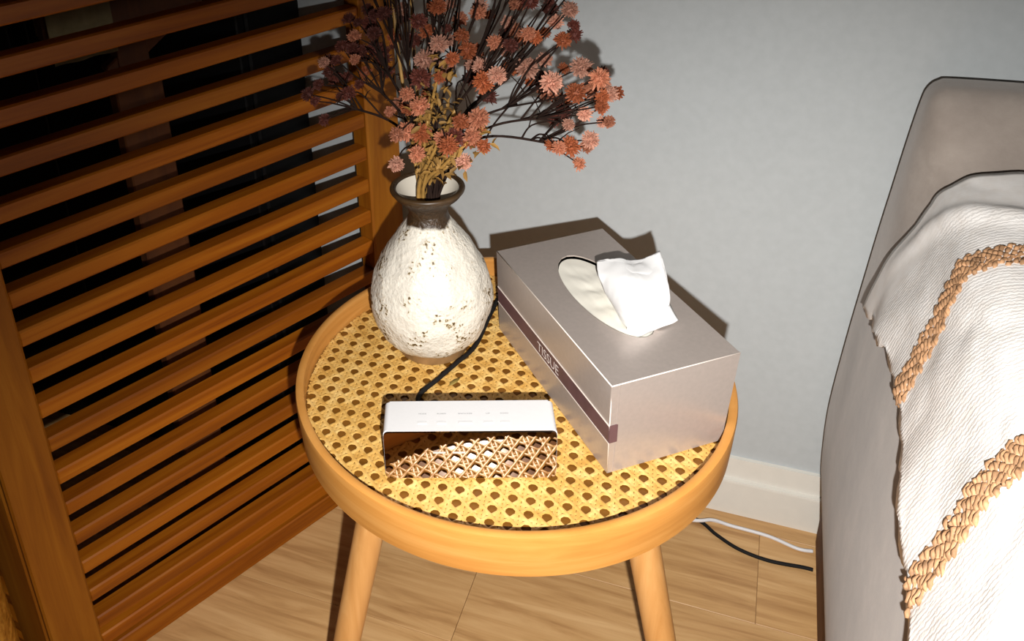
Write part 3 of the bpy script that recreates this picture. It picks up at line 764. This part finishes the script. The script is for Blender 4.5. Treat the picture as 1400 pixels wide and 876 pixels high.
# ------------------------------------------------------------------ dried flowers
HEADS=[(-0.279,0.839,0.828,1),(-0.258,0.839,0.842,0.9),(-0.25,0.807,0.845,0.9),(-0.205,0.781,0.864,1),(-0.187,0.756,0.873,0.9),(-0.216,0.792,0.842,0.8),(-0.211,0.795,0.834,0.9),(-0.188,0.755,0.845,0.8),(-0.204,0.755,0.833,0.8),(-0.194,0.86,0.837,1),(-0.18,0.822,0.836,0.9),(-0.162,0.776,0.834,0.9),(-0.161,0.798,0.856,0.9),(-0.168,0.857,0.814,0.9),(-0.167,0.849,0.826,0.7),(-0.193,0.843,0.791,0.9),(-0.148,0.793,0.804,1.15),(-0.201,0.804,0.795,1.25),(-0.223,0.824,0.787,1.1),(-0.217,0.757,0.803,1),(-0.257,0.811,0.802,1.3),(-0.239,0.78,0.802,1),(-0.269,0.847,0.763,1.2),(-0.23,0.757,0.795,1.2),(-0.246,0.825,0.754,1.1),(-0.196,0.846,0.767,1.35),(-0.171,0.775,0.794,1.2),(-0.191,0.848,0.755,1.25),(-0.175,0.846,0.747,1.1),(-0.144,0.752,0.795,1.1),(-0.145,0.828,0.77,1.1),(-0.124,0.75,0.811,1.1),(-0.123,0.805,0.776,0.9),(-0.129,0.798,0.766,0.9),(-0.223,0.772,0.829,0.9),(-0.254,0.786,0.815,1),(-0.232,0.839,0.816,0.8),(-0.125,0.785,0.791,0.8),(-0.184,0.766,0.838,0.7),(-0.214,0.827,0.814,0.7),(-0.164,0.8,0.756,0.9),(-0.18,0.832,0.733,0.8),(-0.153,0.781,0.73,1.1),(-0.136,0.789,0.735,1),(-0.133,0.832,0.736,0.7),(-0.122,0.806,0.748,0.7),(-0.149,0.806,0.701,0.8),(-0.172,0.781,0.729,0.7),(-0.123,0.761,0.781,0.7),(-0.149,0.844,0.702,0.8),(-0.161,0.768,0.733,0.8),(-0.251,0.759,0.711,0.95),(-0.225,0.74,0.739,0.8),(-0.246,0.763,0.733,1),(-0.23,0.741,0.766,1.2),(-0.24,0.762,0.749,1.2),(-0.238,0.747,0.745,1),(-0.258,0.735,0.738,1.1),(-0.27,0.755,0.735,1),(-0.257,0.752,0.739,1.1),(-0.291,0.752,0.739,1.1),(-0.293,0.744,0.721,1),(-0.311,0.734,0.712,0.9),(-0.305,0.751,0.74,1.2),(-0.307,0.729,0.746,0.9),(-0.353,0.825,0.726,0.8),(-0.342,0.821,0.738,0.8),(-0.307,0.76,0.775,0.9),(-0.293,0.757,0.765,1.15),(-0.287,0.746,0.798,1.15),(-0.288,0.761,0.81,1.2),(-0.28,0.794,0.793,1.1),(-0.273,0.76,0.828,1),(-0.289,0.787,0.811,0.8),(-0.342,0.819,0.811,0.9),(-0.367,0.845,0.776,1.1),(-0.376,0.849,0.786,1.2),(-0.383,0.828,0.79,0.9),(-0.375,0.835,0.818,1),(-0.38,0.782,0.761,0.9),(-0.418,0.827,0.755,0.7),(-0.406,0.838,0.756,0.8),(-0.437,0.802,0.747,0.9),(-0.426,0.814,0.714,0.8),(-0.396,0.808,0.801,0.8),(-0.404,0.847,0.818,0.8),(-0.375,0.795,0.817,0.8),(-0.41,0.802,0.774,0.8),(-0.406,0.77,0.772,0.7),(-0.43,0.804,0.739,0.7),(-0.377,0.821,0.77,0.8),(-0.363,0.845,0.763,0.9),(-0.352,0.844,0.817,0.8),(-0.353,0.796,0.821,0.9),(-0.317,0.809,0.812,1),(-0.268,0.745,0.867,0.9),(-0.277,0.796,0.819,0.8),(-0.37,0.783,0.797,0.7),(-0.4,0.802,0.788,0.7),(-0.333,0.776,0.848,0.9),(-0.378,0.839,0.832,0.8),(-0.323,0.796,0.847,0.8),(-0.285,0.741,0.854,0.9),(-0.289,0.772,0.835,0.9),(-0.409,0.791,0.788,0.7),(-0.379,0.809,0.761,0.7),(-0.405,0.814,0.743,0.6),(-0.244,0.739,0.844,0.8),(-0.3,0.799,0.761,0.9),(-0.3,0.72,0.939,0.817178),(-0.391,0.88,0.919,1.07843),(-0.305,0.875,0.908,1.0001),(-0.329,0.827,0.878,0.919696),(-0.226,0.846,0.911,1.00723),(-0.385,0.758,0.973,0.844711),(-0.363,0.828,0.961,0.865163),(-0.177,0.795,0.938,0.909921),(-0.224,0.788,0.893,1.08229),(-0.211,0.762,0.944,1.0472),(-0.185,0.816,0.918,1.0176),(-0.294,0.728,0.933,0.815135),(-0.241,0.724,0.937,1.04994),(-0.276,0.851,0.91,0.979399),(-0.278,0.831,0.906,0.947535),(-0.322,0.754,0.921,1.00172),(-0.147,0.773,0.903,1.0866),(-0.26,0.723,0.958,0.814007),(-0.363,0.844,0.865,0.849108),(-0.356,0.842,0.957,0.857746),(-0.263,0.769,0.92,0.935949),(-0.296,0.852,0.859,0.860448),(-0.312,0.737,0.961,0.897154),(-0.149,0.72,0.951,0.852751),(-0.406,0.828,0.942,0.925296),(-0.159,0.83,0.874,0.872676)]

MOUTH = Vector((-0.3020, 0.792, CANE + 0.19))
def head_mesh(seed, npet, spread):
    rnd = random.Random(seed); v, f = [], []
    for i in range(npet):
        t = (i + 0.5) / npet; ph = i * 2.39996 + rnd.uniform(-0.2, 0.2)
        ct = 1 - 1.55 * t; st = math.sqrt(max(0, 1 - ct * ct))
        d = Vector((st * math.cos(ph), st * math.sin(ph), ct))
        r = rnd.uniform(0.78, 1.05) * (1 + spread * rnd.uniform(-1, 1))
        side = d.cross(Vector((rnd.uniform(-1, 1), rnd.uniform(-1, 1), rnd.uniform(-1, 1)))).normalized()
        nn = d.cross(side)
        w_ = 0.115 * rnd.uniform(0.8, 1.2)
        o = len(v)
        v += [d * 0.12, d * 0.62 * r + side * w_ + nn * 0.05, d * r + side * 0.06 + nn * rnd.uniform(-0.10, 0.10), d * r - side * 0.06, d * 0.62 * r - side * w_ + nn * 0.05, d * 0.60 * r - nn * 0.08]
        f += [(o, o + 1, o + 5), (o + 1, o + 2, o + 5), (o + 2, o + 3, o + 5), (o + 3, o + 4, o + 5), (o + 4, o, o + 5)]
    o = len(v); g = (1 + 5 ** 0.5) / 2
    ico = [(-1, g, 0), (1, g, 0), (-1, -g, 0), (1, -g, 0), (0, -1, g), (0, 1, g), (0, -1, -g), (0, 1, -g), (g, 0, -1), (g, 0, 1), (-g, 0, -1), (-g, 0, 1)]
    v += [Vector(p).normalized() * 0.62 for p in ico]
    f += [tuple(o + i for i in t) for t in ((0, 11, 5), (0, 5, 1), (0, 1, 7), (0, 7, 10), (0, 10, 11), (1, 5, 9), (5, 11, 4), (11, 10, 2), (10, 7, 6), (7, 1, 8), (3, 9, 4), (3, 4, 2), (3, 2, 6), (3, 6, 8), (3, 8, 9), (4, 9, 5), (2, 4, 11), (6, 2, 10), (8, 6, 7), (9, 8, 1))]
    return py_mesh('flower_head', v, f, False)
HM = []
for k in range(13):
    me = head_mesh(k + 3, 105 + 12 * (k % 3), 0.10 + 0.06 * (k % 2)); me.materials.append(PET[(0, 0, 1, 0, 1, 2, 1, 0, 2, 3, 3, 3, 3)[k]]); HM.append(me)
hs = [(Vector(h[:3]), h[3]) for h in HEADS]
_r = random.Random(21)
for h in HEADS[::3]:
    hs.append((Vector(h[:3]) + Vector((_r.uniform(-.022, .022), _r.uniform(-.02, .03), _r.uniform(-.012, .022))), _r.uniform(.6, .85)))
hs.sort(key=lambda h: math.atan2(h[0].x - MOUTH.x, h[0].z - MOUTH.z) + 0.6 * (h[0].y - 0.79))
per = 12
groups = [hs[i:i + per] for i in range(0, len(hs), per)]
if len(groups[-1]) < 4: groups[-2] += groups.pop()
SIDE_W = ['far left', 'left']
labels = [
 'dark dried flower spray leaning lowest towards the slatted screen',
 'dried flower spray reaching towards the screen just above the lowest one',
 'dried flower spray leaning to the screen with sparse brick red heads',
 'dried flower spray spreading in front of the upper screen slats',
 'dried flower spray standing beside the screen upright',
 'upright dried flower spray of brick red heads above the straw stems',
 'tall upright dried flower spray rising behind the ochre leaves',
 'tallest dried flower spray at the middle of the vase',
 'dried flower spray rising just beside the middle towards the grey wall',
 'dried flower spray with dense orange heads next to the ochre leaves',
 'dried flower spray fanning up in front of the grey wall',
 'dried flower spray with large double heads in front of the grey wall',
 'dried flower spray arching out widest over the tissue box',
 'dried flower spray arching over the tissue box with heads at its tip',
 'lowest dried flower spray bending down over the tissue box',
 'short dried flower spray drooping over the vase rim towards the tissue box']
rnd = random.Random(3)
for gi, g in enumerate(groups):
    c = sum((h[0] for h in g), Vector()) / len(g)
    root = empty('dried_flower_spray', MOUTH + Vector((0.006, 0, -0.10)))
    tag(root, labels[min(gi, len(labels) - 1)], 'dried flower', 'dried flower sprays in the vase')
    R0 = root.location.copy()
    a = 2.4 * gi
    m0 = MOUTH + Vector((0.006 + 0.006 * math.cos(a), 0.006 * math.sin(a), 0.0))
    b0 = MOUTH + Vector((0.004 - 0.012 * math.cos(a), -0.012 * math.sin(a), -0.12))
    far = MOUTH.lerp(c, 0.80)
    mid = m0.lerp(far, 0.40) + Vector((0, 0, 0.022 + 0.02 * abs(far.x - m0.x) / 0.15))
    main = catmull([b0, m0, mid, far], 9)
    parts = [tube_data([p - R0 for p in main], [0.0021 - 0.0010 * i / len(main) for i in range(len(main))], 6)]
    for (h, s) in g:
        k = min(len(main) - 1, max(11, int(len(main) * (0.58 + 0.40 * rnd.random()))))
        # leave the main stem at its point nearest along the way to the head
        best = min(range(11, len(main)), key=lambda q: (main[q] - h).length + 0.5 * abs(q - k) * 0.004)
        st = main[max(11, best - 2)]
        md_ = st.lerp(h, 0.5) + Vector((rnd.uniform(-.008, .008), rnd.uniform(-.008, .008), rnd.uniform(-.004, .010)))
        tw = catmull([st, md_, h], 5)
        parts.append(tube_data([p - R0 for p in tw], [0.0011 - 0.0005 * i / len(tw) for i in range(len(tw))], 5))
        if rnd.random() < 0.5:
            q = tw[5] + Vector((rnd.uniform(-.02, .02), rnd.uniform(-.015, .015), rnd.uniform(.004, .02)))
            parts.append(tube_data([p - R0 for p in (tw[4], tw[4].lerp(q, .5) + Vector((0, 0, .002)), q)], [0.0007, 0.0006, 0.0004], 4))
    V, F = merge(parts)
    link('stem', py_mesh('stem', V, F), MAT['stem_dark'], root)
    for (h, s) in g:
        # heads towards the screen and at the back of the bunch are more often maroon
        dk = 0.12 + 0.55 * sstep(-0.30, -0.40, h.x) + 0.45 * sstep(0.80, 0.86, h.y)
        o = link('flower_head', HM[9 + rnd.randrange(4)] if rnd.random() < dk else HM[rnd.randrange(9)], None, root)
        o.location = h - R0; d = (h - MOUTH).normalized() + Vector((rnd.uniform(-.4, .4), -0.35 + rnd.uniform(-.4, .3), rnd.uniform(-.2, .4)))
        o.rotation_euler = d.to_track_quat('Z', 'Y').to_euler(); o.scale = (0.0094 * s,) * 3

# straw-coloured leafy sprigs in the middle, on golden stems
def leaf_mesh():
    v = [(0, 0, 0), (0.28, 0.18, 0.12), (0.7, 0.15, 0.02), (1.0, 0.0, -0.22), (0.7, -0.17, 0.10), (0.28, -0.18, 0.1), (0.5, 0, -0.05)]
    return py_mesh('leaf', v, [(0, 1, 6), (1, 2, 6), (2, 3, 6), (3, 4, 6), (4, 5, 6), (5, 0, 6)])
LM = leaf_mesh(); LM.materials.append(MAT['leaf_ochre'])
tips = [(-0.257, 0.755, 0.766), (-0.234, 0.755, 0.746), (-0.272, 0.755, 0.805), (-0.285, 0.755, 0.752)]
lab2 = ['ochre dried leaf sprig at the vase mouth below the salmon heads', 'ochre dried leaf sprig drooping towards the tissue box', 'ochre dried leaf sprig standing highest among the red heads', 'pale ochre leaf sprig leaning over the vase rim']
for i, tp in enumerate(tips):
    root = empty('dried_leaf_sprig', MOUTH + Vector((-0.008, -0.003, -0.10))); R0 = root.location.copy()
    tag(root, lab2[i], 'dried leaves', 'ochre leaf sprigs in the vase')
    m0 = MOUTH + Vector((-0.008 + 0.003 * (i % 2), -0.006 + 0.003 * i, 0.0)); b0 = MOUTH + Vector((0.004, 0.003 * i, -0.12))
    main = catmull([b0, m0, m0.lerp(Vector(tp), .5) + Vector((0, -.006, .006)), Vector(tp)], 8)
    pr = [tube_data([p - R0 for p in main], [0.0027 - 0.0013 * k / len(main) for k in range(len(main))], 7)]
    pr.append(tube_data([p - R0 + Vector((0.0048, 0.001, 0)) for p in main[4:16]], 0.0017, 6))
    V, F = merge(pr)
    link('stem', py_mesh('stem', V, F), MAT['stem_straw'], root)
    for k in range(60):
        q = main[rnd.randrange(14, len(main))] + Vector((max(-.014, min(.014, rnd.gauss(0, .010))), max(-.012, min(.012, rnd.gauss(0, .008))), max(-.014, min(.014, rnd.gauss(0, .010)))))
        o = link('leaf', LM, None, root); o.location = q - R0
        o.rotation_euler = (rnd.uniform(-1.2, 1.2), rnd.uniform(-1.4, 0.9), rnd.uniform(0, 6.28)); o.scale = (rnd.uniform(.008, .014),) * 3
# bare straw stalks standing up behind
for i, (x, y, z) in enumerate(((-0.350, 0.835, 0.93), (-0.338, 0.845, 0.95), (-0.322, 0.83, 0.97))):
    p0 = MOUTH + Vector((-0.012 + 0.004 * i, 0.008, 0)); b0 = MOUTH + Vector((0.0, 0.004 * i, -0.12))
    pts = catmull([b0, p0, p0.lerp(Vector((x, y, z)), .5) + Vector((-.006, 0, .01)), (x, y, z)], 6)
    R0 = b0.copy()
    vv, ff = tube_data([p - R0 for p in pts], 0.0019, 6)
    o = link('straw_stalk', py_mesh('straw_stalk', vv, ff), MAT['stem_straw']); o.location = R0
    tag(o, ('bare straw stalk leaning most towards the slatted screen', 'bare straw stalk standing between the two other bare stalks', 'bare straw stalk standing closest to the grey wall side of the bunch')[i], 'dried stalk', 'bare straw stalks in the vase')
